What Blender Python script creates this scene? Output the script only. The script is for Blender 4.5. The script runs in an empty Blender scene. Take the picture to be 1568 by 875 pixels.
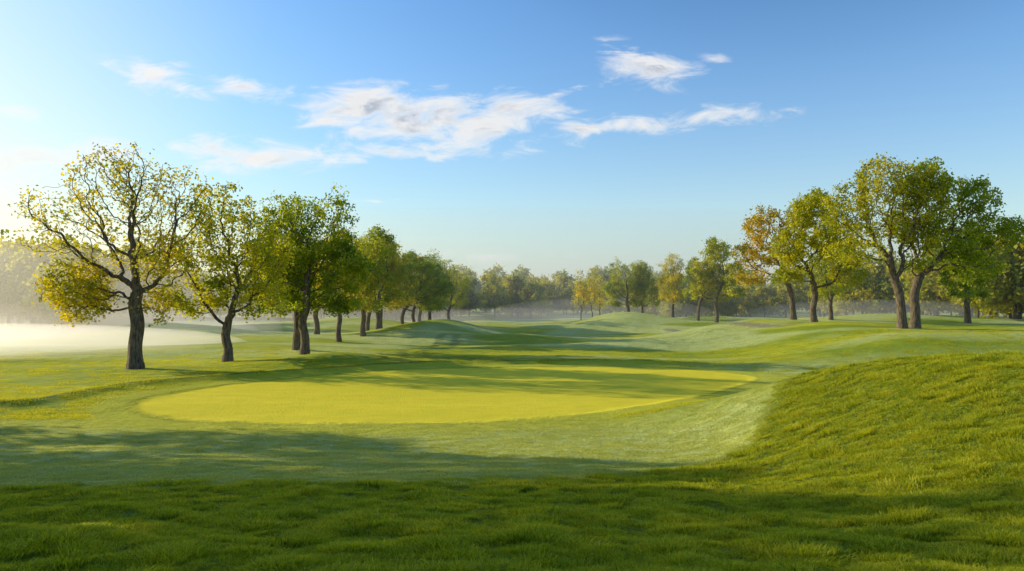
import bpy, math, numpy as np, time
from mathutils import Vector
T0=time.time()
rng=np.random.default_rng(7)
scene=bpy.context.scene
COL=scene.collection
SUN_AZ=-71.0; SUN_EL=19.5     # azimuth measured from +Y (view), negative = left

# ---------------------------------------------------------------- noise
_perm=np.random.default_rng(3).permutation(512).astype(np.int64)
_perm=np.concatenate([_perm,_perm,_perm])
_ga=np.random.default_rng(4).uniform(0,2*np.pi,512)
_gx,_gy=np.cos(_ga),np.sin(_ga)
def perlin(x,y):
    xi=np.floor(x).astype(np.int64); yi=np.floor(y).astype(np.int64)
    xf=x-xi; yf=y-yi
    u=xf*xf*xf*(xf*(xf*6-15)+10); v=yf*yf*yf*(yf*(yf*6-15)+10)
    def g(ix,iy,dx,dy):
        h=_perm[(_perm[ix&511]+(iy&511))&511]
        return _gx[h]*dx+_gy[h]*dy
    a=g(xi,yi,xf,yf); b=g(xi+1,yi,xf-1,yf)
    c=g(xi,yi+1,xf,yf-1); d=g(xi+1,yi+1,xf-1,yf-1)
    return (a+(b-a)*u)*(1-v)+(c+(d-c)*u)*v*1.0
def fbm(x,y,o=4):
    s=0;a=1.0;f=1.0
    for i in range(o):
        s=s+a*perlin(x*f+17.3*i,y*f-9.1*i); a*=.5; f*=2.03
    return s
def ss(a,b,x):
    t=np.clip((x-a)/(b-a),0,1); return t*t*(3-2*t)
def gauss(x,y,cx,cy,sx,sy,h,ang=0):
    c,s=math.cos(ang),math.sin(ang)
    dx=(x-cx)*c+(y-cy)*s; dy=-(x-cx)*s+(y-cy)*c
    return h*np.exp(-(dx/sx)**2-(dy/sy)**2)
def seg_dist(x,y,pts,closed=False):
    d=np.full(np.shape(x),1e9)
    n=len(pts)
    for i in range(n if closed else n-1):
        ax,ay=pts[i]; bx,by=pts[(i+1)%n]
        vx,vy=bx-ax,by-ay
        t=np.clip(((x-ax)*vx+(y-ay)*vy)/(vx*vx+vy*vy),0,1)
        d=np.minimum(d,np.hypot(x-ax-t*vx,y-ay-t*vy))
    return d
def inside(x,y,pts):
    r=np.zeros(np.shape(x),bool); n=len(pts)
    for i in range(n):
        ax,ay=pts[i]; bx,by=pts[(i+1)%n]
        if ay==by: continue
        c=((ay>y)!=(by>y))&(x<(bx-ax)*(y-ay)/(by-ay)+ax)
        r^=c
    return r
def catmull(pts,closed=True,k=8):
    P=np.array(pts,float); n=len(P); out=[]
    rngi=range(n) if closed else range(n-1)
    for i in rngi:
        if closed: p0,p1,p2,p3=P[(i-1)%n],P[i],P[(i+1)%n],P[(i+2)%n]
        else: p0,p1,p2,p3=P[max(i-1,0)],P[i],P[i+1],P[min(i+2,n-1)]
        for t in np.arange(k)/k:
            out.append(.5*((2*p1)+(-p0+p2)*t+(2*p0-5*p1+4*p2-p3)*t*t+(-p0+3*p1-3*p2+p3)*t**3))
    if not closed: out.append(P[-1])
    return [tuple(o) for o in out]

GREEN=catmull([(-16.8,30.5),(-14,26.5),(-9,24.6),(-2,24.7),(3.2,27.2),(8,31.5),(11.5,36),(14.5,41.5),(10,46.5),(1,47),(-7.9,44.5),(-13,40),(-16.4,35.2)])
RIDGE=catmull([(-34,24),(-27,26),(-21,29),(-19.8,35.5),(-15,41.5),(-9,45.8),(0,49.5),(10,50)],closed=False)
TRACK=catmull([(-9,50),(-8,56),(-9,62),(-7,68),(-7,76)],closed=False)
PATH=catmull([(22,96),(24.5,87),(28,81),(33,77.5),(40,79),(50,83),(64,86)],closed=False)

def rough_edge(x):
    xs=[-60,-20,-9,-3.3,-.7,1.5,4.0,5.6,6.6,7.6,9.5,14,22,60]
    ys=[13,12.5,12,11.8,12,13.2,14.6,16,18,20,23.5,26,27,27]
    return np.interp(x,xs,ys)

def H(x,y):
    x=np.asarray(x,float); y=np.asarray(y,float)
    z=3.0*np.exp(-(np.maximum(y,0)/13.5)**1.8)
    z=z*(1-.10*ss(-4,-14,x)) 
    wob=1.2*perlin(y*.12+5,x*0+.5)
    z=z+2.5*ss(3.0,11.5,x+wob)*ss(2,17,y)*(1-ss(18,31,y-.12*x))
    z=z+2.05*ss(15,33,x-.10*(y-55))*ss(43,56,y)*(1-.35*ss(66,100,y))*(1-ss(130,190,y))
    z=z+gauss(x,y,19,112,9.5,12,2.9)+gauss(x,y,26,84,11,5,.9)+gauss(x,y,6,100,9,6,.7)
    z=z+gauss(x,y,-9,86,8,8,1.8)+gauss(x,y,-12.5,49.5,5.5,2.6,.8)+gauss(x,y,-24,70,10,12,.5)
    z=z+gauss(x,y,-45,88,12,8,1.6)+gauss(x,y,-64,105,14,9,2.0)+gauss(x,y,-30,120,12,10,1.8)
    z=z+gauss(x,y,14,68,14,4,.75,.15)+gauss(x,y,2,75,12,4,.7,-.1)+gauss(x,y,55,95,16,9,1.3)
    far=ss(48,75,y)
    z=z+far*(.7*fbm(x/24+3,y/15,2)+.12*fbm(x/9,y/6,2))
    z=z+4.0*ss(250,420,y)
    d=seg_dist(x,y,RIDGE)
    z=z+.22*np.exp(-(d/.75)**2)+.08*np.exp(-(d/2.5)**2)
    insd=ss(0,3,seg_dist(x,y,GREEN,True))*np.where(inside(x,y,GREEN),1,0)
    z=z+(1-insd)*.06*fbm(x/3.5,y/2.5,3)
    return z
def micro(x,y):
    r=ss(.6,-.6,y-rough_edge(x))
    n=fbm(x/.42,y/.30,3)
    return r*(.06*n+.08*fbm(x/1.6,y/1.1,2))+(1-r)*.014*n*ss(30,22,y)
def HM(x,y): return H(x,y)+micro(x,y)

# ---------------------------------------------------------------- mesh helper
def mk_mesh(name,V,faces_flat,loop_tot,mats,mat_idx=None,smooth=None,attrs=None):
    me=bpy.data.meshes.new(name)
    V=np.asarray(V,np.float32)
    me.vertices.add(len(V)); me.vertices.foreach_set('co',V.ravel())
    ff=np.asarray(faces_flat,np.int32); lt=np.asarray(loop_tot,np.int32)
    me.loops.add(len(ff)); me.loops.foreach_set('vertex_index',ff)
    me.polygons.add(len(lt))
    ls=np.concatenate([[0],np.cumsum(lt)[:-1]]).astype(np.int32)
    me.polygons.foreach_set('loop_start',ls); me.polygons.foreach_set('loop_total',lt)
    for m in mats: me.materials.append(m)
    if mat_idx is not None: me.polygons.foreach_set('material_index',np.asarray(mat_idx,np.int32))
    if smooth is not None: me.polygons.foreach_set('use_smooth',np.asarray(smooth,bool))
    if attrs:
        for k,a in attrs.items():
            at=me.attributes.new(k,'FLOAT','POINT'); at.data.foreach_set('value',np.asarray(a,np.float32))
    me.update(calc_edges=True)
    return me

# ---------------------------------------------------------------- node helpers
class NT:
    def __init__(s,nt): s.nt=nt; nt.nodes.clear()
    def n(s,t,**k):
        nd=s.nt.nodes.new(t)
        for a,b in k.items(): setattr(nd,a,b)
        return nd
    def put(s,sock,v):
        if v is None: return
        if isinstance(v,bpy.types.NodeSocket): s.nt.links.new(v,sock)
        else: sock.default_value=v
    def m(s,op,a,b=None,c=None,clamp=False):
        nd=s.n('ShaderNodeMath',operation=op,use_clamp=clamp)
        s.put(nd.inputs[0],a); s.put(nd.inputs[1],b); s.put(nd.inputs[2],c)
        return nd.outputs[0]
    def vm(s,op,a,b=None,out=0):
        nd=s.n('ShaderNodeVectorMath',operation=op)
        s.put(nd.inputs[0],a); s.put(nd.inputs[1],b)
        return nd.outputs[out]
    def mr(s,v,a,b,c=0,d=1,sm=True):
        nd=s.n('ShaderNodeMapRange'); 
        if sm: nd.interpolation_type='SMOOTHSTEP'
        s.put(nd.inputs[0],v); s.put(nd.inputs[1],a); s.put(nd.inputs[2],b); s.put(nd.inputs[3],c); s.put(nd.inputs[4],d)
        return nd.outputs[0]
    def mix(s,f,a,b,mode='MIX'):
        nd=s.n('ShaderNodeMix',data_type='RGBA',blend_type=mode)
        s.put(nd.inputs[0],f); s.put(nd.inputs[6],a); s.put(nd.inputs[7],b)
        return nd.outputs[2]
    def noise(s,vec,scale,det=3,rough=.55,dist=0):
        nd=s.n('ShaderNodeTexNoise'); s.put(nd.inputs['Vector'],vec)
        nd.inputs['Scale'].default_value=scale; nd.inputs['Detail'].default_value=det
        nd.inputs['Roughness'].default_value=rough; nd.inputs['Distortion'].default_value=dist
        return nd.outputs[0]
    def attr(s,name):
        return s.n('ShaderNodeAttribute',attribute_name=name).outputs['Fac']
    def scalev(s,vec,sc):
        nd=s.n('ShaderNodeMapping'); s.put(nd.inputs[0],vec); nd.inputs['Scale'].default_value=sc
        return nd.outputs[0]
def newmat(name):
    m=bpy.data.materials.new(name); m.use_nodes=True
    return m,NT(m.node_tree)
def c4(r,g,b): return (r,g,b,1)

# ---------------------------------------------------------------- materials
def mat_ground():
    m,t=newmat('turf')
    pos=t.n('ShaderNodeNewGeometry').outputs['Position']
    g=t.attr('sdg'); r=t.attr('sdr'); dew=t.attr('dew'); path=t.attr('path'); trk=t.attr('trk')
    nf=t.noise(pos,9,4,.7); nm=t.noise(t.scalev(pos,(.6,1,1)),1.3,5,.65); nl=t.noise(t.scalev(pos,(.35,1,1)),.16,5,.6)
    nedge=t.m('MULTIPLY',t.m('SUBTRACT',nm,.5),.9)
    gm=t.mr(t.m('ADD',g,t.m('MULTIPLY',nedge,.9)),-.6,.5,1,0)
    col_m=t.mr(t.m('ADD',g,nedge),1.0,3.6,1,0)
    rough=t.mix(nm,c4(.11,.18,.010),c4(.40,.43,.020))
    rough=t.mix(t.mr(nf,.35,.7),rough,c4(.05,.09,.006))
    fair=t.mix(t.mr(nl,.35,.65),c4(.26,.36,.020),c4(.74,.70,.03))
    fair=t.mix(t.mr(nf,.3,.75,0,.6),fair,c4(.20,.26,.02))
    fair=t.mix(t.mr(nm,.35,.7,0,.5),fair,c4(.26,.35,.022))
    dewc=t.mix(t.mr(nf,.3,.7),c4(.42,.50,.16),c4(.76,.80,.32))
    dm=t.m('MULTIPLY',dew,t.mr(nm,.3,.62,.45,1))
    base=t.mix(dm,fair,dewc)
    collar=t.mix(nm,c4(.46,.49,.03),c4(.74,.70,.06))
    collar=t.mix(t.mr(nf,.4,.75,0,.5),collar,c4(.28,.33,.02))
    base=t.mix(t.m('MULTIPLY',col_m,.85),base,collar)
    base=t.mix(t.mr(t.m('ADD',r,nedge),-.7,.7,1,0),base,rough)
    greenc=t.mix(t.mr(nl,.3,.7),c4(.78,.65,.026),c4(.90,.73,.036))
    greenc=t.mix(t.mr(nm,.3,.7,0,.6),greenc,c4(.66,.60,.025))
    base=t.mix(gm,base,greenc)
    ring=t.mr(t.m('ABSOLUTE',t.m('SUBTRACT',g,.18)),0,.25,.45,0)
    base=t.mix(t.m('MULTIPLY',ring,t.mr(nl,.4,.6)),base,c4(.16,.20,.02))
    base=t.mix(t.m('MULTIPLY',trk,t.mr(nm,.3,.6,.35,.8)),base,c4(.10,.13,.03))
    base=t.mix(path,base,c4(.30,.26,.19))
    bs=t.n('ShaderNodeBsdfPrincipled')
    t.put(bs.inputs['Base Color'],base); bs.inputs['Roughness'].default_value=.85
    bs.inputs['Specular IOR Level'].default_value=.12
    b1=t.n('ShaderNodeBump'); b1.inputs['Strength'].default_value=1
    hgt=t.m('MULTIPLY',nf,.15)
    hgt=t.m('MULTIPLY',hgt,t.mr(gm,0,1,1,.25))
    hgt=t.m('ADD',hgt,t.m('MULTIPLY',nm,t.mr(gm,0,1,.34,.03)))
    b1.inputs['Distance'].default_value=1.0
    t.put(b1.inputs['Height'],hgt); t.put(bs.inputs['Normal'],b1.outputs[0])
    o=t.n('ShaderNodeOutputMaterial'); t.put(o.inputs[0],bs.outputs[0])
    return m
def mat_blade(name,ca,cb,cc,dk=.65):
    m,t=newmat(name)
    oi=t.n('ShaderNodeObjectInfo').outputs['Random']
    rnd=t.attr('rnd'); hgt=t.attr('hgt')
    c=t.mix(rnd,ca,cb); c=t.mix(t.mr(oi,.35,1,0,.75),c,cc)
    c=t.mix(hgt,t.mix(dk,c,c4(.025,.045,.003)),c)  # blade foot painted darker, shade of the gaps between tufts put into the colour
    d=t.n('ShaderNodeBsdfPrincipled'); t.put(d.inputs['Base Color'],c); d.inputs['Roughness'].default_value=.55
    d.inputs['Specular IOR Level'].default_value=.35
    tr=t.n('ShaderNodeBsdfTranslucent'); t.put(tr.inputs[0],t.mix(1.0,c,c4(1.3,1.2,.5),'MULTIPLY'))
    mx=t.n('ShaderNodeMixShader'); mx.inputs[0].default_value=.5
    t.put(mx.inputs[1],d.outputs[0]); t.put(mx.inputs[2],tr.outputs[0])
    o=t.n('ShaderNodeOutputMaterial'); t.put(o.inputs[0],mx.outputs[0])
    return m
def mat_leaf():
    m,t=newmat('leaves')
    rnd=t.attr('rnd'); cl=t.attr('clump')
    c=t.mix(cl,c4(.11,.17,.015),c4(.58,.52,.025))
    c=t.mix(t.mr(rnd,0,1,0,.45),c,c4(.29,.33,.02))
    oc=t.n('ShaderNodeObjectInfo').outputs['Color']
    c=t.mix(1.0,c,oc,'MULTIPLY')
    d=t.n('ShaderNodeBsdfPrincipled'); t.put(d.inputs['Base Color'],c); d.inputs['Roughness'].default_value=.5
    d.inputs['Specular IOR Level'].default_value=.35
    tr=t.n('ShaderNodeBsdfTranslucent'); t.put(tr.inputs[0],t.mix(1.0,c,c4(1.8,1.6,.6),'MULTIPLY'))
    mx=t.n('ShaderNodeMixShader'); mx.inputs[0].default_value=.5
    t.put(mx.inputs[1],d.outputs[0]); t.put(mx.inputs[2],tr.outputs[0])
    o=t.n('ShaderNodeOutputMaterial'); t.put(o.inputs[0],mx.outputs[0])
    return m
def mat_bark():
    m,t=newmat('bark')
    pos=t.n('ShaderNodeTexCoord').outputs['Object']
    n1=t.noise(t.scalev(pos,(6,6,1.2)),1.5,5,.65)
    c=t.mix(t.mr(n1,.3,.7),c4(.035,.026,.019),c4(.22,.165,.11))
    d=t.n('ShaderNodeBsdfPrincipled'); t.put(d.inputs['Base Color'],c); d.inputs['Roughness'].default_value=.9
    b=t.n('ShaderNodeBump'); b.inputs['Distance'].default_value=.08; t.put(b.inputs['Height'],n1); t.put(d.inputs['Normal'],b.outputs[0])
    o=t.n('ShaderNodeOutputMaterial'); t.put(o.inputs[0],d.outputs[0])
    return m
M_G=mat_ground(); M_L=mat_leaf(); M_B=mat_bark()
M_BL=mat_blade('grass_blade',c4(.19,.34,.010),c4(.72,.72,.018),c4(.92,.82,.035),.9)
M_BD=mat_blade('dewy_grass_blade',c4(.38,.47,.12),c4(.66,.70,.19),c4(.84,.82,.32))
M_BF=mat_blade('fairway_grass_blade',c4(.36,.44,.03),c4(.74,.70,.04),c4(.86,.77,.06))

# ---------------------------------------------------------------- terrain
def axis(segs):
    out=[segs[0][0]]
    for a,b,s0,s1 in segs:
        x=a; 
        while x<b-1e-6:
            f=(x-a)/(b-a); st=s0+(s1-s0)*f; x=min(b,x+st); out.append(x)
    return np.unique(np.round(out,4))
ys=axis([(-80,-4,12,1),(-4,3,1,.12),(3,14,.09,.13),(14,26,.13,.2),(26,50,.2,.3),(50,130,.45,1.2),(130,400,1.5,12),(400,3000,20,300)])
xp=axis([(0,10,.1,.14),(10,22,.14,.25),(22,50,.3,.8),(50,140,1,5),(140,3000,8,300)])
xs=np.unique(np.concatenate([-xp,xp]))
X,Y=np.meshgrid(xs,ys)
Z=HM(X,Y)
nx,ny=len(xs),len(ys)
V=np.stack([X.ravel(),Y.ravel(),Z.ravel()],1)
ii=(np.arange(ny-1)[:,None]*nx+np.arange(nx-1)[None,:]).ravel()
F=np.stack([ii,ii+1,ii+nx+1,ii+nx],1).ravel()
sdg=seg_dist(X,Y,GREEN,True); sdg=np.where(inside(X,Y,GREEN),-sdg,sdg)
sdr=Y-rough_edge(X)
dew=ss(-.5,1,sdr)*ss(28,19,Y)*.85
dew=np.maximum(dew, ss(46,58,Y)*ss(-.15,.12,fbm(X/22+1.7,Y/8,3)-.04)*.9)
dew=np.maximum(dew, ss(10,13,X)*ss(30,33,Y)*ss(52,46,Y)*.8)
dew=np.maximum(dew, ss(-18,-23,X)*ss(26,30,Y)*.15)
path=ss(1.1,.6,seg_dist(X,Y,PATH))*.8
dt=seg_dist(X,Y,TRACK); trk=ss(.7,.2,np.abs(dt-.9))*.6
lip=seg_dist(X,Y,RIDGE)
trk=np.maximum(trk,ss(.5,.1,lip)*1.0)
me=mk_mesh('ground',V,F,np.full(len(ii),4),[M_G],smooth=np.ones(len(ii),bool),
    attrs=dict(sdg=sdg.ravel(),sdr=sdr.ravel(),dew=dew.ravel(),path=path.ravel(),trk=trk.ravel()))
ob=bpy.data.objects.new('ground',me); COL.objects.link(ob)

# ---------------------------------------------------------------- grass
def clump_mesh(name,mat,n,rad,h0,h1,w,seed,splay=.6):
    r=np.random.default_rng(seed)
    a=r.uniform(0,2*np.pi,n); d=rad*np.sqrt(r.uniform(0,1,n))
    bx,by=d*np.cos(a),d*np.sin(a)
    h=r.uniform(h0,h1,n)*(1-.35*(d/rad))
    az=a+r.normal(0,.9,n); ln=h*np.abs(r.normal(splay,.35,n))
    fx,fy=np.cos(az),np.sin(az)
    fa=r.uniform(0,np.pi,n); wx,wy=np.cos(fa)*w/2,np.sin(fa)*w/2
    z0=-.015
    P=[(bx-wx,by-wy,np.full(n,z0)),(bx+wx,by+wy,np.full(n,z0)),
       (bx+fx*ln*.35+wx*.8,by+fy*ln*.35+wy*.8,h*.6),(bx+fx*ln*.35-wx*.8,by+fy*ln*.35-wy*.8,h*.6),
       (bx+fx*ln,by+fy*ln,h*.95)]
    V=np.stack([np.stack(p,1) for p in P],1).reshape(-1,3)
    b=np.arange(n)*5
    F=np.stack([b,b+1,b+2,b+3,b+3,b+2,b+4],1).ravel()
    lt=np.tile([4,3],n)
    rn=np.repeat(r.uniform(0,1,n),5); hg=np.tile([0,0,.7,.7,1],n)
    return mk_mesh(name,V,F,lt,[mat],attrs=dict(rnd=rn,hgt=hg))
def instancer(name,px,py,pz,nrm,scale,ang,child_mesh,child_name):
    n=len(px); N=nrm
    t=np.stack([np.cos(ang),np.sin(ang),np.zeros(n)],1)
    t-=N*np.sum(t*N,1)[:,None]; t/=np.linalg.norm(t,axis=1)[:,None]
    b=np.cross(N,t); s=(scale/2)[:,None]
    C=np.stack([px,py,pz],1)
    V=np.stack([C-t*s-b*s,C+t*s-b*s,C+t*s+b*s,C-t*s+b*s],1).reshape(-1,3)
    F=np.arange(4*n); me=mk_mesh(name,V,F,np.full(n,4),[])
    o=bpy.data.objects.new(name,me); COL.objects.link(o)
    o.instance_type='FACES'; o.use_instance_faces_scale=True; o.instance_faces_scale=1.0
    o.show_instancer_for_render=False; o.show_instancer_for_viewport=False
    c=bpy.data.objects.new(child_name,child_mesh); COL.objects.link(c); c.parent=o
    return o
def normals(x,y,e=.12):
    dzx=(HM(x+e,y)-HM(x-e,y))/(2*e); dzy=(HM(x,y+e)-HM(x,y-e))/(2*e)
    N=np.stack([-dzx,-dzy,np.ones_like(x)],1); return N/np.linalg.norm(N,axis=1)[:,None]
def scatter(n,y0,y1,keep,seed,pw=1.0):
    r=np.random.default_rng(seed)
    y=y0*(y1/y0)**(r.uniform(0,1,n)**pw)
    x=r.uniform(-1,1,n)*(.80*y+2.2)
    k=keep(x,y,r.uniform(0,1,n)); return x[k],y[k],r
for i in range(3):
    def keep(x,y,u): return (y-rough_edge(x)+.9*perlin(x*1.1,y*1.1)<.1)
    x,y,r=scatter(16000,3.2,26,keep,20+i,.8)
    cl=fbm(x/.5,y/.38,3)
    sc=(.95+1.5*cl)*r.uniform(.7,1.2,len(x))*(1+.03*(y-4)); sc=np.clip(sc,.45,2.8)
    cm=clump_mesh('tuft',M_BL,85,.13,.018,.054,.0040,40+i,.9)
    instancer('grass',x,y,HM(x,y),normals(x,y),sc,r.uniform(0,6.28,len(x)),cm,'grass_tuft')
def keep(x,y,u): return (y-rough_edge(x)+.9*perlin(x*1.1,y*1.1)>-.3)
x,y,r=scatter(20000,11,25.5,keep,31,1)
sd=seg_dist(x,y,GREEN,True); k=(sd>.3)&~inside(x,y,GREEN); x,y=x[k],y[k]
sc=np.clip(1.2+1.3*fbm(x/.6,y/.5,3),.5,2.5)*r.uniform(.7,1.2,len(x))
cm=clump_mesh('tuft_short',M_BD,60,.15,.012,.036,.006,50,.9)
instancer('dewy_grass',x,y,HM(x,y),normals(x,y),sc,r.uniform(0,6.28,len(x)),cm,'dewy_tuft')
x,y,r=scatter(14000,25.5,62,lambda x,y,u:u>-1,33,1.1)
sd=seg_dist(x,y,GREEN,True); k=(sd>1.6)&~inside(x,y,GREEN)&(fbm(x/6,y/3,3)>-.35); x,y=x[k],y[k]
sc=np.clip(2.0+2.2*fbm(x/1.6,y/1.1,3),.6,4.2)*r.uniform(.7,1.2,len(x))
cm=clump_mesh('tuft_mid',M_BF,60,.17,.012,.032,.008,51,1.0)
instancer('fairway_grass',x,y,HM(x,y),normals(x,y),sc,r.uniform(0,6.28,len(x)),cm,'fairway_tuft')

# ---------------------------------------------------------------- trees
def grow_tree(name,lobes,trunk,natt,r_trunk,leaves_per,leaf_size,seed,step=.33,kill=.62,active=.6,sig=.30,holes=.15,tip=.013):
    r=np.random.default_rng(seed)
    w=np.array([l[6] for l in lobes],float); vol=np.array([l[3]*l[4]*l[5] for l in lobes])
    pr=w*vol; pr/=pr.sum()
    pts=[];dens=[]
    while len(pts)<natt:
        li=r.choice(len(lobes),p=pr); l=lobes[li]
        d=r.normal(0,1,3); d/=np.linalg.norm(d); rad=r.uniform(.0,1)**(1/2.6)
        p=np.array([l[0],l[1],l[2]])+d*rad*np.array([l[3],l[4],l[5]])
        nz=perlin(np.array([p[0]*.45+seed]),np.array([p[2]*.55+p[1]*.4]))[0]
        if nz<-.25+holes and r.uniform()<.85: continue
        pts.append(p); dens.append(l[7] if len(l)>7 else 1.0)
    A=np.array(pts); D=np.array(dens)
    tp=np.array(catmull3(trunk)); nodes=[tp[0]]; par=[-1]
    L=np.concatenate([[0],np.cumsum(np.linalg.norm(np.diff(tp,axis=0),axis=1))])
    for s in np.arange(step,L[-1],step):
        nodes.append(np.array([np.interp(s,L,tp[:,k]) for k in range(3)])); par.append(len(nodes)-2)
    nt=len(nodes); N=np.array(nodes); par=list(par); vel=np.zeros((nt,3)); vel[1:]=N[1:]-N[:-1]; vel/=step
    a0=int(nt*active)
    alive=np.ones(len(A),bool)
    d=np.linalg.norm(A[:,None]-N[None,a0:],axis=2); near=d.argmin(1)+a0; nd=d.min(1)
    for it in range(110):
        al=np.where(alive)[0]
        if len(al)==0: break
        infl=1e9 if it<14 else 4.0
        al=al[nd[al]<infl]
        if len(al)==0: break
        un,inv=np.unique(near[al],return_inverse=True)
        dv=A[al]-N[near[al]]; dv/=(np.linalg.norm(dv,axis=1)[:,None]+1e-6)
        acc=np.zeros((len(un),3)); np.add.at(acc,inv,dv)
        acc/= (np.linalg.norm(acc,axis=1)[:,None]+1e-6)
        acc=acc+.55*vel[un]+r.normal(0,.46,(len(un),3))
        acc/= (np.linalg.norm(acc,axis=1)[:,None]+1e-6)
        new=N[un]+acc*step
        i0=len(N); N=np.concatenate([N,new]); par+=list(un); vel=np.concatenate([vel,acc])
        dd=np.linalg.norm(A[:,None]-new[None],axis=2); mi=dd.argmin(1); md=dd.min(1)
        upd=md<nd; near[upd]=i0+mi[upd]; nd=np.where(upd,md,nd)
        alive&=~(nd<kill)
    par=np.array(par); n=len(N)
    ch=np.bincount(par[1:],minlength=n); tips=(ch==0).sum()
    ex=max(1.6,math.log(max(tips,2))/math.log(r_trunk/tip))
    R=np.zeros(n); acc=np.zeros(n)
    for i in range(n-1,-1,-1):
        R[i]=tip if acc[i]==0 else acc[i]**(1/ex)
        if par[i]>=0: acc[par[i]]+=R[i]**ex
    zb=N[:,2]-N[0,2]
    istr=np.arange(n)<nt
    R=np.where(istr,R*(1+.55*np.exp(-zb/.45)),R)
    N[0,2]-=.3
    idx=np.arange(1,n); pa=par[idx]
    ax=N[idx]-N[pa]; ax/=(np.linalg.norm(ax,axis=1)[:,None]+1e-6)
    def frame(a):
        ref=np.where(np.abs(a[:,2:3])>.9,np.array([[1.,0,0]]),np.array([[0,0,1.]]))
        u=np.cross(a,ref); u/=np.linalg.norm(u,axis=1)[:,None]; return u,np.cross(a,u)
    u,v=frame(ax)
    K=6
    Rp=np.minimum(R[pa],R[idx]*1.5); Rp=np.where(idx<nt,R[pa],Rp)
    th=np.arange(K)/K*2*np.pi
    ring=lambda C,rr: C[:,None]+rr[:,None,None]*(np.cos(th)[None,:,None]*u[:,None]+np.sin(th)[None,:,None]*v[:,None])
    st=N[pa]-ax*(R[idx]*.35)[:,None]
    V1=ring(st,Rp); V2=ring(N[idx]+ax*(R[idx]*.3)[:,None],R[idx])
    VT=np.concatenate([V1,V2],1).reshape(-1,3)
    b=np.arange(len(idx))[:,None]*2*K; k=np.arange(K); k2=(k+1)%K
    FT=np.stack([b+k,b+k2,b+K+k2,b+K+k],2).reshape(-1)
    nT=len(idx)*K
    thin=np.where((R<.05)&(~istr))[0]
    ds=np.linalg.norm(N[thin][:,None]-A[None],axis=2); dn=D[ds.argmin(1)]
    tipb=np.where(ch[thin]==0,2.2,.8)*np.where(R[thin]>.03,.5,1)
    gap=perlin(N[thin][:,0]*.8+seed*5,N[thin][:,2]*.8+N[thin][:,1]*.7)
    cnt=r.poisson(leaves_per*dn*tipb*np.clip(1+3.2*gap,.06,2.4))
    cid=np.repeat(np.arange(len(thin)),cnt); m=len(cid)
    C=N[thin][cid]+r.normal(0,sig,(m,3))*np.array([1,1,.75])
    C[:,2]-=.05
    clr=.5+.95*perlin(N[thin][:,0]*.55+seed*3,N[thin][:,2]*.55+N[thin][:,1]*.5)+r.normal(0,.12,len(thin))
    clr=np.clip(clr,0,1)
    e1=r.normal(0,1,(m,3)); e1/=np.linalg.norm(e1,axis=1)[:,None]
    e2=r.normal(0,1,(m,3)); e2-=e1*np.sum(e1*e2,1)[:,None]; e2/=np.linalg.norm(e2,axis=1)[:,None]
    s=leaf_size*r.uniform(.6,1.3,m)[:,None]
    VL=np.stack([C-e1*s*.6,C-e2*s*.4+e1*s*.05,C+e1*s*.6,C+e2*s*.4+e1*s*.05],1).reshape(-1,3)
    FL=np.arange(4*m)+len(VT)
    V=np.concatenate([VT,VL]); F=np.concatenate([FT,FL])
    lt=np.full(nT+m,4); mi=np.concatenate([np.zeros(nT,int),np.ones(m,int)])
    sm=np.concatenate([np.ones(nT,bool),np.zeros(m,bool)])
    rn=np.concatenate([np.zeros(len(VT)),np.repeat(r.uniform(0,1,m),4)])
    cm=np.concatenate([np.zeros(len(VT)),np.repeat(clr[cid],4)])
    return mk_mesh(name,V,F,lt,[M_B,M_L],mi,sm,dict(rnd=rn,clump=cm))
def catmull3(pts):
    P=np.array(pts,float); out=[]
    n=len(P)
    for i in range(n-1):
        p0,p1,p2,p3=P[max(i-1,0)],P[i],P[i+1],P[min(i+2,n-1)]
        for t in np.arange(6)/6:
            out.append(.5*((2*p1)+(-p0+p2)*t+(2*p0-5*p1+4*p2-p3)*t*t+(-p0+3*p1-3*p2+p3)*t**3))
    out.append(P[-1]); return out
def place(me,x,y,name='oak_tree',s=1,rot=0,col=(1,1,1)):
    o=bpy.data.objects.new(name,me); COL.objects.link(o)
    o.location=(x,y,float(H(np.array([x]),np.array([y]))[0])-.05); o.scale=(s,s,s); o.rotation_euler=(0,0,rot)
    o.color=(*col,1); return o

L1=grow_tree('oak_a',[(-1,0,12.2,3.6,3.0,3.1,1,.5),(-5.4,0,10.0,2.8,2.6,2.6,1,.35),(2.6,.5,11.0,2.5,2.6,3.0,1,.45),(-3.9,0,5.4,2.7,2.4,2.0,1.1,2.2),(2.4,-.5,7.0,2.1,2.2,2.0,.9,1.3),(1.5,.5,4.4,1.8,1.5,1.4,.7,1.8),(-1.5,2,8.5,3,3,2,.5,.6)],
   [(0,0,0),(-.05,0,1.5),(.1,0,3),(-.15,.1,4.4),(.1,0,5.3)],2100,.42,7.5,.18,1,active=.72,kill=.48,step=.28,holes=.2)
L2=grow_tree('oak_b',[(-.3,0,10.6,2.5,2.4,2.6,1,.7),(-2.5,0,8,2.0,2.2,1.9,1,.9),(2.6,0,8,2.2,2.3,2.1,1,1.2),(-2.0,0,4.9,2.4,2.2,1.6,1,1.3),(2.1,.3,5.2,2.3,2.2,1.8,1,1.4),(0,1,7.5,2,2.6,2,.6,1.0)],
   [(0,0,0),(.05,0,1),(-.15,0,2),(.1,0,3.2)],1500,.36,13,.2,2,active=.75,holes=.2)
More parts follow.
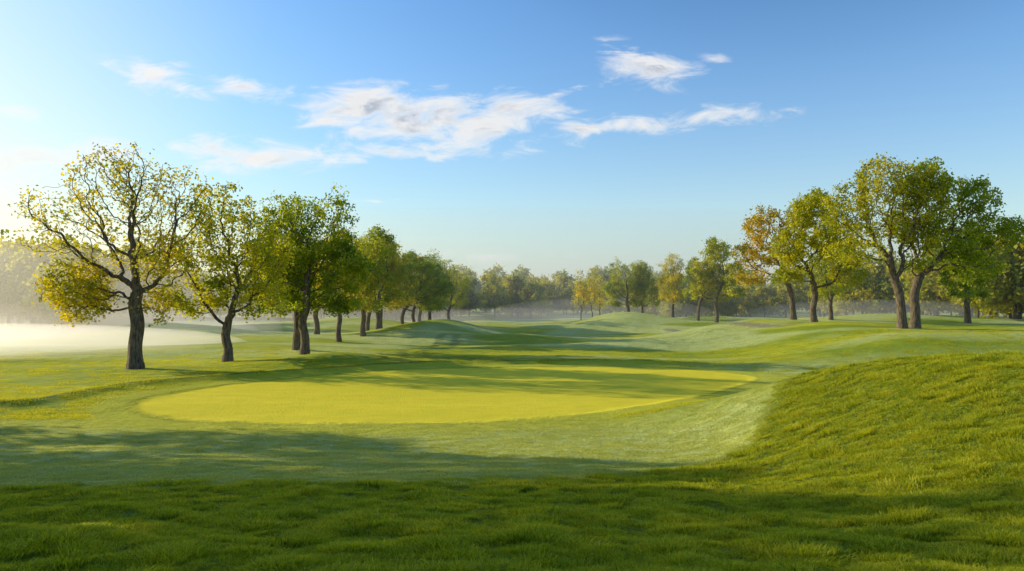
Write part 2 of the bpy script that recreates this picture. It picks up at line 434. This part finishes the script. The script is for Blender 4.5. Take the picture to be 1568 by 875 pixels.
L3=grow_tree('oak_c',[(-2.0,0,11.7,2.2,2.3,2.4,1,1.0),(2.5,0,11.5,2.0,2.2,2.8,1,.6),(-3.0,0,7.8,2.1,2.4,2.2,1,1.5),(3.3,0,7.4,2.1,2.4,2.2,1,1.5),(.5,1,8.5,2.4,2.6,2.2,.7,1.1),(-2.6,0,4.6,1.9,2,1.4,.9,1.5),(3.2,0,4.6,1.9,2,1.5,.9,1.6)],
   [(0,0,0),(.05,0,1.4),(-.2,0,2.8),(.15,0,4.0),(.1,0,5.2)],1700,.45,15,.21,3,active=.6,holes=.2)
L4=grow_tree('oak_d',[(-1.5,0,13.4,2.7,2.6,2.5,1,1.2),(-4.8,0,10.8,2.3,2.6,2.3,1,1.25),(2.0,0,12.8,2.1,2.5,2.4,1,1.3),(-4.2,0,7.2,2.6,2.4,1.6,1,1.1),(1.8,0,9.0,2.2,2.6,2.2,1,1.3),(-1,1,10,2.2,2.8,2,.5,.8),(.6,0,6,2,2.2,1.1,.5,.8)],
   [(0,0,0),(-.05,0,1.5),(-.25,0,3.2),(-.7,0,4.8)],1900,.46,11.5,.2,4,active=.75,holes=.25)
L5=grow_tree('oak_e',[(1.0,0,13.2,2.4,2.6,2.4,1,1.4),(5.0,0,12.2,2.6,2.6,2.1,1,1.4),(7.6,0,8.8,2.5,2.6,1.9,1,1.5),(3.2,0,8.6,2.7,2.7,2.1,1,1.4),(5.8,0,5.6,2.8,2.4,1.2,1,1.3),(0.2,1,10,2,3,2.2,.7,1.2),(.6,0,6,1.6,2.2,1.1,.6,.9)],
   [(0,0,0),(.1,0,1.5),(.0,0,3.0),(.4,0,4.6)],1900,.46,12,.21,5,active=.75,holes=.25)
L6=grow_tree('oak_f',[(0,0,11.8,2.5,2.6,3.0,1,1.2),(-2.5,0,8.3,2.2,2.4,2.1,1,1.2),(2.9,0,8.5,2.4,2.5,2.3,1,1.3),(3.5,0,5.4,2.1,2.2,1.4,.8,1.1),(-2.8,0,5.4,2.0,2.2,1.3,.8,1.1)],
   [(0,0,0),(-.15,0,1.5),(.1,0,3.0),(-.1,0,4.2)],1400,.4,14,.24,6,active=.7,holes=.24)
L7=grow_tree('oak_g',[(-3.2,0,11.2,2.6,2.5,2.6,1,.8),(.4,0,11.6,2.0,2.3,2.6,1,.7),(-4.9,0,7.9,2.6,2.5,1.9,1,1.0),(-1,0,8,2.2,2.5,1.9,1,.9),(-4.8,0,5.2,2.5,2.2,1.1,.8,1.0)],
   [(0,0,0),(-.1,0,1.6),(-.3,0,3.2),(-.7,0,4.6)],1400,.38,13,.23,8,active=.7,holes=.22)
L8=grow_tree('poplar_a',[(0,0,8.5,1.3,1.3,3.6,1,.8),(.9,0,6,1.1,1.3,2.4,1,.9),(-.8,0,5.6,1.0,1.2,2.2,1,.8)],
   [(0,0,0),(.05,0,1.2),(0,0,2.6)],600,.2,16,.24,9,active=.6)

OL=(.85,.95,.9); YE=(1.15,1.05,.8); DK=(.6,.8,.8); BR=(1.2,.92,.9)
place(L1,-25.3,46,col=(1.25,1.1,.9)); place(L2,-20.8,50,col=(1.0,1.02,.9)); place(L3,-17.6,58,col=(.75,.88,.9))
place(L2,-19.2,61,s=1.05,rot=2.2,col=DK)
place(L6,-18.2,72,s=.82,rot=1,col=YE); place(L3,-17.0,78,s=.84,rot=2.4,col=OL); place(L6,-17.3,88,s=.92,rot=4,col=OL)
place(L7,-19.5,92,s=.9,rot=3.1,col=YE); place(L5,-15.6,97,s=.74,rot=.2,col=DK); place(L3,-13.5,112,s=.9,rot=5,col=DK)
place(L6,-20,104,s=1,rot=1.5,col=OL); place(L3,-24,84,s=.9,rot=.5,col=OL); place(L2,-11.5,124,s=.9,rot=.5,col=OL)
place(L6,-15,104,s=.85,rot=3.5,col=YE); place(L3,-16.5,122,s=.9,rot=3.5,col=OL)
place(L4,35.4,62,col=(1.0,.99,.85)); place(L5,37,62.8,col=(.72,.87,.8))
place(L6,33.2,75,s=1.02,col=(1.0,1.02,.8)); place(L7,34.2,83,s=1.02,col=BR)
place(L6,32.3,108,s=.93,rot=2.6,col=(1.05,1.1,.9)); place(L7,30.5,112,s=.75,rot=2.2,col=YE)
place(L2,27.5,117,s=.85,rot=1.4,col=YE); place(L6,24,126,s=.78,rot=.6,col=OL); place(L3,21,124,s=.82,rot=3.4,col=OL)
place(L3,48,72,s=.8,rot=.7,col=DK); place(L2,42,90,s=.9,rot=.7,col=OL)
for (x,y,s,rt) in [(13.5,134,.95,0),(16,136,1.0,2),(18,140,.9,4)]:
    place(L8,x,y,'poplar_tree',s,rt,(1.3,1.2,1.1))
# trees standing left of the view (their long shadows cross the foreground)
place(L5,-39,21.5,s=1.15,rot=1.0); place(L3,-34,17.5,s=1.25,rot=1.0); place(L3,-32,13.8,s=1.15,rot=4.3)
place(L6,-28,10.5,s=1.15,rot=.3); place(L3,-27,7,s=1.0,rot=2.3)

def small_tree(seed):
    r=np.random.default_rng(seed)
    lob=[(r.uniform(-1,1),r.uniform(-1,1),7.2,2.4,2.4,2.4,1,1),(-1.7,0,4.6,2.2,2.2,2.2,1,1),(1.8,0,4.8,2.2,2.2,2.4,1,1),(0,1.5,3.2,2.6,2.2,2,1,1),(0,-1.5,3.0,2.6,2.2,2,1,1)]
    return grow_tree('woodland_tree',lob,[(0,0,0),(.1,0,1),(0,0,2)],330,.28,16,.42,seed,step=.5,kill=.8,active=.5,sig=.42)
fx,fy,fs=[],[],[]
r=np.random.default_rng(11)
def band(x0,x1,y0,y1,n,s0,s1):
    fx.extend(r.uniform(x0,x1,n)); fy.extend(r.uniform(y0,y1,n)); fs.extend(r.uniform(s0,s1,n))
band(-90,110,225,285,110,1.0,1.75)
band(-150,-55,150,200,50,1.0,1.5)
band(-92,-62,105,125,20,1.1,1.55)
band(-70,-20,165,215,34,1.0,1.5)
band(-30,12,185,215,16,1.0,1.45)
band(30,75,175,230,30,.9,1.4)
band(70,160,125,175,60,1.1,1.6)
band(62,85,92,112,10,1.1,1.45)
band(-400,400,330,420,160,1.4,2.3)
band(-78,-58,90,102,11,1.0,1.4)
fx,fy,fs=map(np.array,(fx,fy,fs))
for i in range(3):
    k=np.arange(len(fx))%3==i
    o=instancer('distant_trees',fx[k],fy[k],H(fx[k],fy[k])-.1,np.tile([0,0,1.],(k.sum(),1)),fs[k],r.uniform(0,6.28,k.sum()),small_tree(60+i),'woodland_tree')
    for c in o.children: c.color=[(1,1,.9,1),(1.4,1.05,.9,1),(.8,.95,.9,1)][i]

# ---------------------------------------------------------------- mist
# scattering volumes; the small emission term stands for the multiply scattered daylight inside the fog
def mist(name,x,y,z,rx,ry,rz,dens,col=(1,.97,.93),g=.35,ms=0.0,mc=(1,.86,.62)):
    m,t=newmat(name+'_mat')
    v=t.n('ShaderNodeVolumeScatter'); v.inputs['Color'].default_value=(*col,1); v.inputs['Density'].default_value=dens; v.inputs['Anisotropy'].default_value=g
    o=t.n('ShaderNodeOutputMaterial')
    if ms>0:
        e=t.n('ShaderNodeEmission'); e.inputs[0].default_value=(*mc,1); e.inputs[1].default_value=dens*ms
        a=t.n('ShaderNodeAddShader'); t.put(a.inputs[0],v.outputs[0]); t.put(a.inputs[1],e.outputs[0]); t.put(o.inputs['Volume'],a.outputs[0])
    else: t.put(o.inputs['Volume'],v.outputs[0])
    bpy.ops.mesh.primitive_uv_sphere_add(segments=40,ring_count=20,location=(x,y,z)); ob=bpy.context.object
    ob.name=name; ob.scale=(rx,ry,rz); ob.data.materials.append(m)
    for p in ob.data.polygons: p.use_smooth=True
    return ob
mist('mist',0,330,-5,420,280,40,.0014,col=(1,.97,.90),g=.55)
WM=(1,.95,.85)
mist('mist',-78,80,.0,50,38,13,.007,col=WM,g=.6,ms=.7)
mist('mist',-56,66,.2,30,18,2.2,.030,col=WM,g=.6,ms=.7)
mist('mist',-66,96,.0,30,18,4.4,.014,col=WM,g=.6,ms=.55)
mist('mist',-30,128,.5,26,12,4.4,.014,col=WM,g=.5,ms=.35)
mist('mist',0,150,.3,24,9,3.0,.011,col=WM,g=.3,ms=.25,mc=(1,.93,.8))
mist('mist',22,168,.6,30,10,5.0,.011,col=WM,g=.3,ms=.25,mc=(1,.93,.8))
mist('mist',62,116,1.2,26,9,3.8,.014,col=WM,g=.3,ms=.25,mc=(1,.93,.8))

# ---------------------------------------------------------------- world
w=bpy.data.worlds.new('World'); scene.world=w; w.use_nodes=True
try: w.cycles.sampling_method='MANUAL'; w.cycles.sample_map_resolution=256
except Exception as e: print(e)
t=NT(w.node_tree)
sky=t.n('ShaderNodeTexSky'); sky.sky_type='NISHITA'; sky.sun_disc=False
sky.sun_elevation=math.radians(SUN_EL); sky.sun_rotation=math.radians(SUN_AZ)
sky.air_density=1.0; sky.dust_density=1.2; sky.ozone_density=1.3; sky.altitude=0
gen=t.n('ShaderNodeTexCoord').outputs['Generated']
sp=t.n('ShaderNodeSeparateXYZ'); t.put(sp.inputs[0],gen)
yy=t.m('MAXIMUM',sp.outputs[1],.08)
u=t.m('DIVIDE',sp.outputs[0],yy); v=t.m('DIVIDE',sp.outputs[2],yy)
cb=t.n('ShaderNodeCombineXYZ'); t.put(cb.inputs[0],u); t.put(cb.inputs[1],v); uv=cb.outputs[0]
def mp(vec,loc,rot,sc):
    nd=t.n('ShaderNodeMapping',vector_type='TEXTURE'); t.put(nd.inputs[0],vec)
    nd.inputs[1].default_value=loc; nd.inputs[2].default_value=(0,0,rot); nd.inputs[3].default_value=sc
    return nd.outputs[0]
warp=t.n('ShaderNodeTexNoise'); t.put(warp.inputs['Vector'],t.scalev(uv,(6,14,1))); warp.inputs['Scale'].default_value=1; warp.inputs['Detail'].default_value=2
wv=t.vm('MULTIPLY',t.vm('SUBTRACT',warp.outputs['Color'],(.5,.5,.5)),(.11,.05,0))
uvw=t.vm('ADD',uv,wv)
ell=[(545,160,95,44,.0,1.2),(650,182,120,42,-.05,1.3),(770,178,95,34,.12,1.2),(845,145,55,12,.45,.85),(880,202,110,16,.25,1.0),(1070,175,125,18,.10,1.05),(990,103,85,28,-.1,1.05),(1080,80,40,10,0,.7),
     (240,120,85,20,-.2,1.1),(365,132,80,18,-.15,1.05),(395,232,155,24,.0,1.25),(595,230,90,14,.1,1.1),(575,300,50,6,.05,.75),(60,235,200,34,0,.8),(30,165,80,14,-.1,.6),(760,395,150,9,0,.6)]
mask=None
for (px,py,a,b,rot,amp) in ell:
    q=mp(uvw,((px-784)/1045,(462-py)/1045,0),rot,(a*1.15/1045,b*1.25/1045,1))
    e=t.mr(t.vm('LENGTH',q,out=1),0,1.25,amp,0,sm=False)
    mask=e if mask is None else t.m('MAXIMUM',mask,e)
def cn(off):
    q=t.vm('ADD',uv,off)
    nd=t.n('ShaderNodeMapping'); t.put(nd.inputs[0],q); nd.inputs[2].default_value=(0,0,-.12); nd.inputs[3].default_value=(12,32,1)
    return t.noise(nd.outputs[0],1.0,5,.62,.6)
n0=cn((0,0,0)); n1=cn((-.016,.012,0))
dens=t.m('ADD',mask,t.m('MULTIPLY',t.m('SUBTRACT',n0,.5),2.5))
dn=t.m('MULTIPLY',t.mr(dens,.22,1.15),t.mr(mask,.0,.3))
dn=t.m('MULTIPLY',dn,t.mr(sp.outputs[1],.1,.3))
dn=t.m('MULTIPLY',dn,.93)
shade=t.mr(t.m('SUBTRACT',n0,n1),-.12,.10,0,1)
thick=t.mr(dens,.65,1.35,0,1)
lm=t.mr(u,-.5,-.1,.35,1)
shf=t.m('MULTIPLY',t.m('MULTIPLY',t.m('SUBTRACT',1.25,shade),thick,clamp=True),lm)
ccol=t.mix(shf,c4(8.2,8.0,7.7),c4(3.5,3.9,4.7))
sc1=t.vm('MULTIPLY',sky.outputs[0],(.23,.23,.23))
gm_=t.n('ShaderNodeGamma'); t.put(gm_.inputs[0],sc1); gm_.inputs[1].default_value=1.7
sc2=t.vm('MULTIPLY',gm_.outputs[0],(7.9,9.9,9.9))
lum=t.vm('DOT_PRODUCT',sc2,(.33,.34,.33),out=1)
kf=t.m('DIVIDE',11.0,t.m('ADD',11.0,t.m('MAXIMUM',t.m('SUBTRACT',lum,3.5),0)))
sv=t.n('ShaderNodeVectorMath',operation='SCALE'); t.put(sv.inputs[0],sc2); t.put(sv.inputs[3],kf)
omz=t.m('SUBTRACT',1,t.m('MAXIMUM',sp.outputs[2],0))
hz=t.m('MULTIPLY',t.m('POWER',omz,6.5),.78)
# brighter aureole of haze on the sun's side of the horizon
sdir=(math.sin(math.radians(SUN_AZ)),math.cos(math.radians(SUN_AZ)),0)
side=t.mr(t.vm('DOT_PRODUCT',gen,sdir,out=1),.45,.95,0,1)
hz=t.m('MAXIMUM',hz,t.m('MULTIPLY',t.m('POWER',omz,3.2),side))
hc=t.mix(side,c4(7.4,7.3,7.1),c4(9.6,8.9,7.4))
sc3=t.mix(hz,sv.outputs[0],hc)
fin=t.mix(dn,sc3,ccol)
bg=t.n('ShaderNodeBackground'); t.put(bg.inputs[0],fin); bg.inputs[1].default_value=.12
o=t.n('ShaderNodeOutputWorld'); t.put(o.inputs[0],bg.outputs[0])

# ---------------------------------------------------------------- sun
sl=bpy.data.lights.new('sun','SUN'); sl.energy=5; sl.angle=math.radians(.5); sl.color=(1,.87,.56)
so=bpy.data.objects.new('sun',sl); COL.objects.link(so)
az=math.radians(SUN_AZ); el=math.radians(SUN_EL)
d=Vector((math.sin(az)*math.cos(el),math.cos(az)*math.cos(el),math.sin(el)))
so.rotation_euler=d.to_track_quat('Z','Y').to_euler(); so.location=(-60,20,40)

# ---------------------------------------------------------------- camera
cam=bpy.data.cameras.new('camera'); cam.lens=24; cam.sensor_width=36; cam.clip_end=6000; cam.clip_start=.05
co=bpy.data.objects.new('camera',cam); COL.objects.link(co); co.location=(0,0,4.5); co.rotation_euler=(math.radians(91.37),0,0)
scene.camera=co
scene.view_settings.view_transform='Standard'; scene.view_settings.look='None'; scene.view_settings.exposure=0; scene.view_settings.gamma=1
print('done',time.time()-T0)
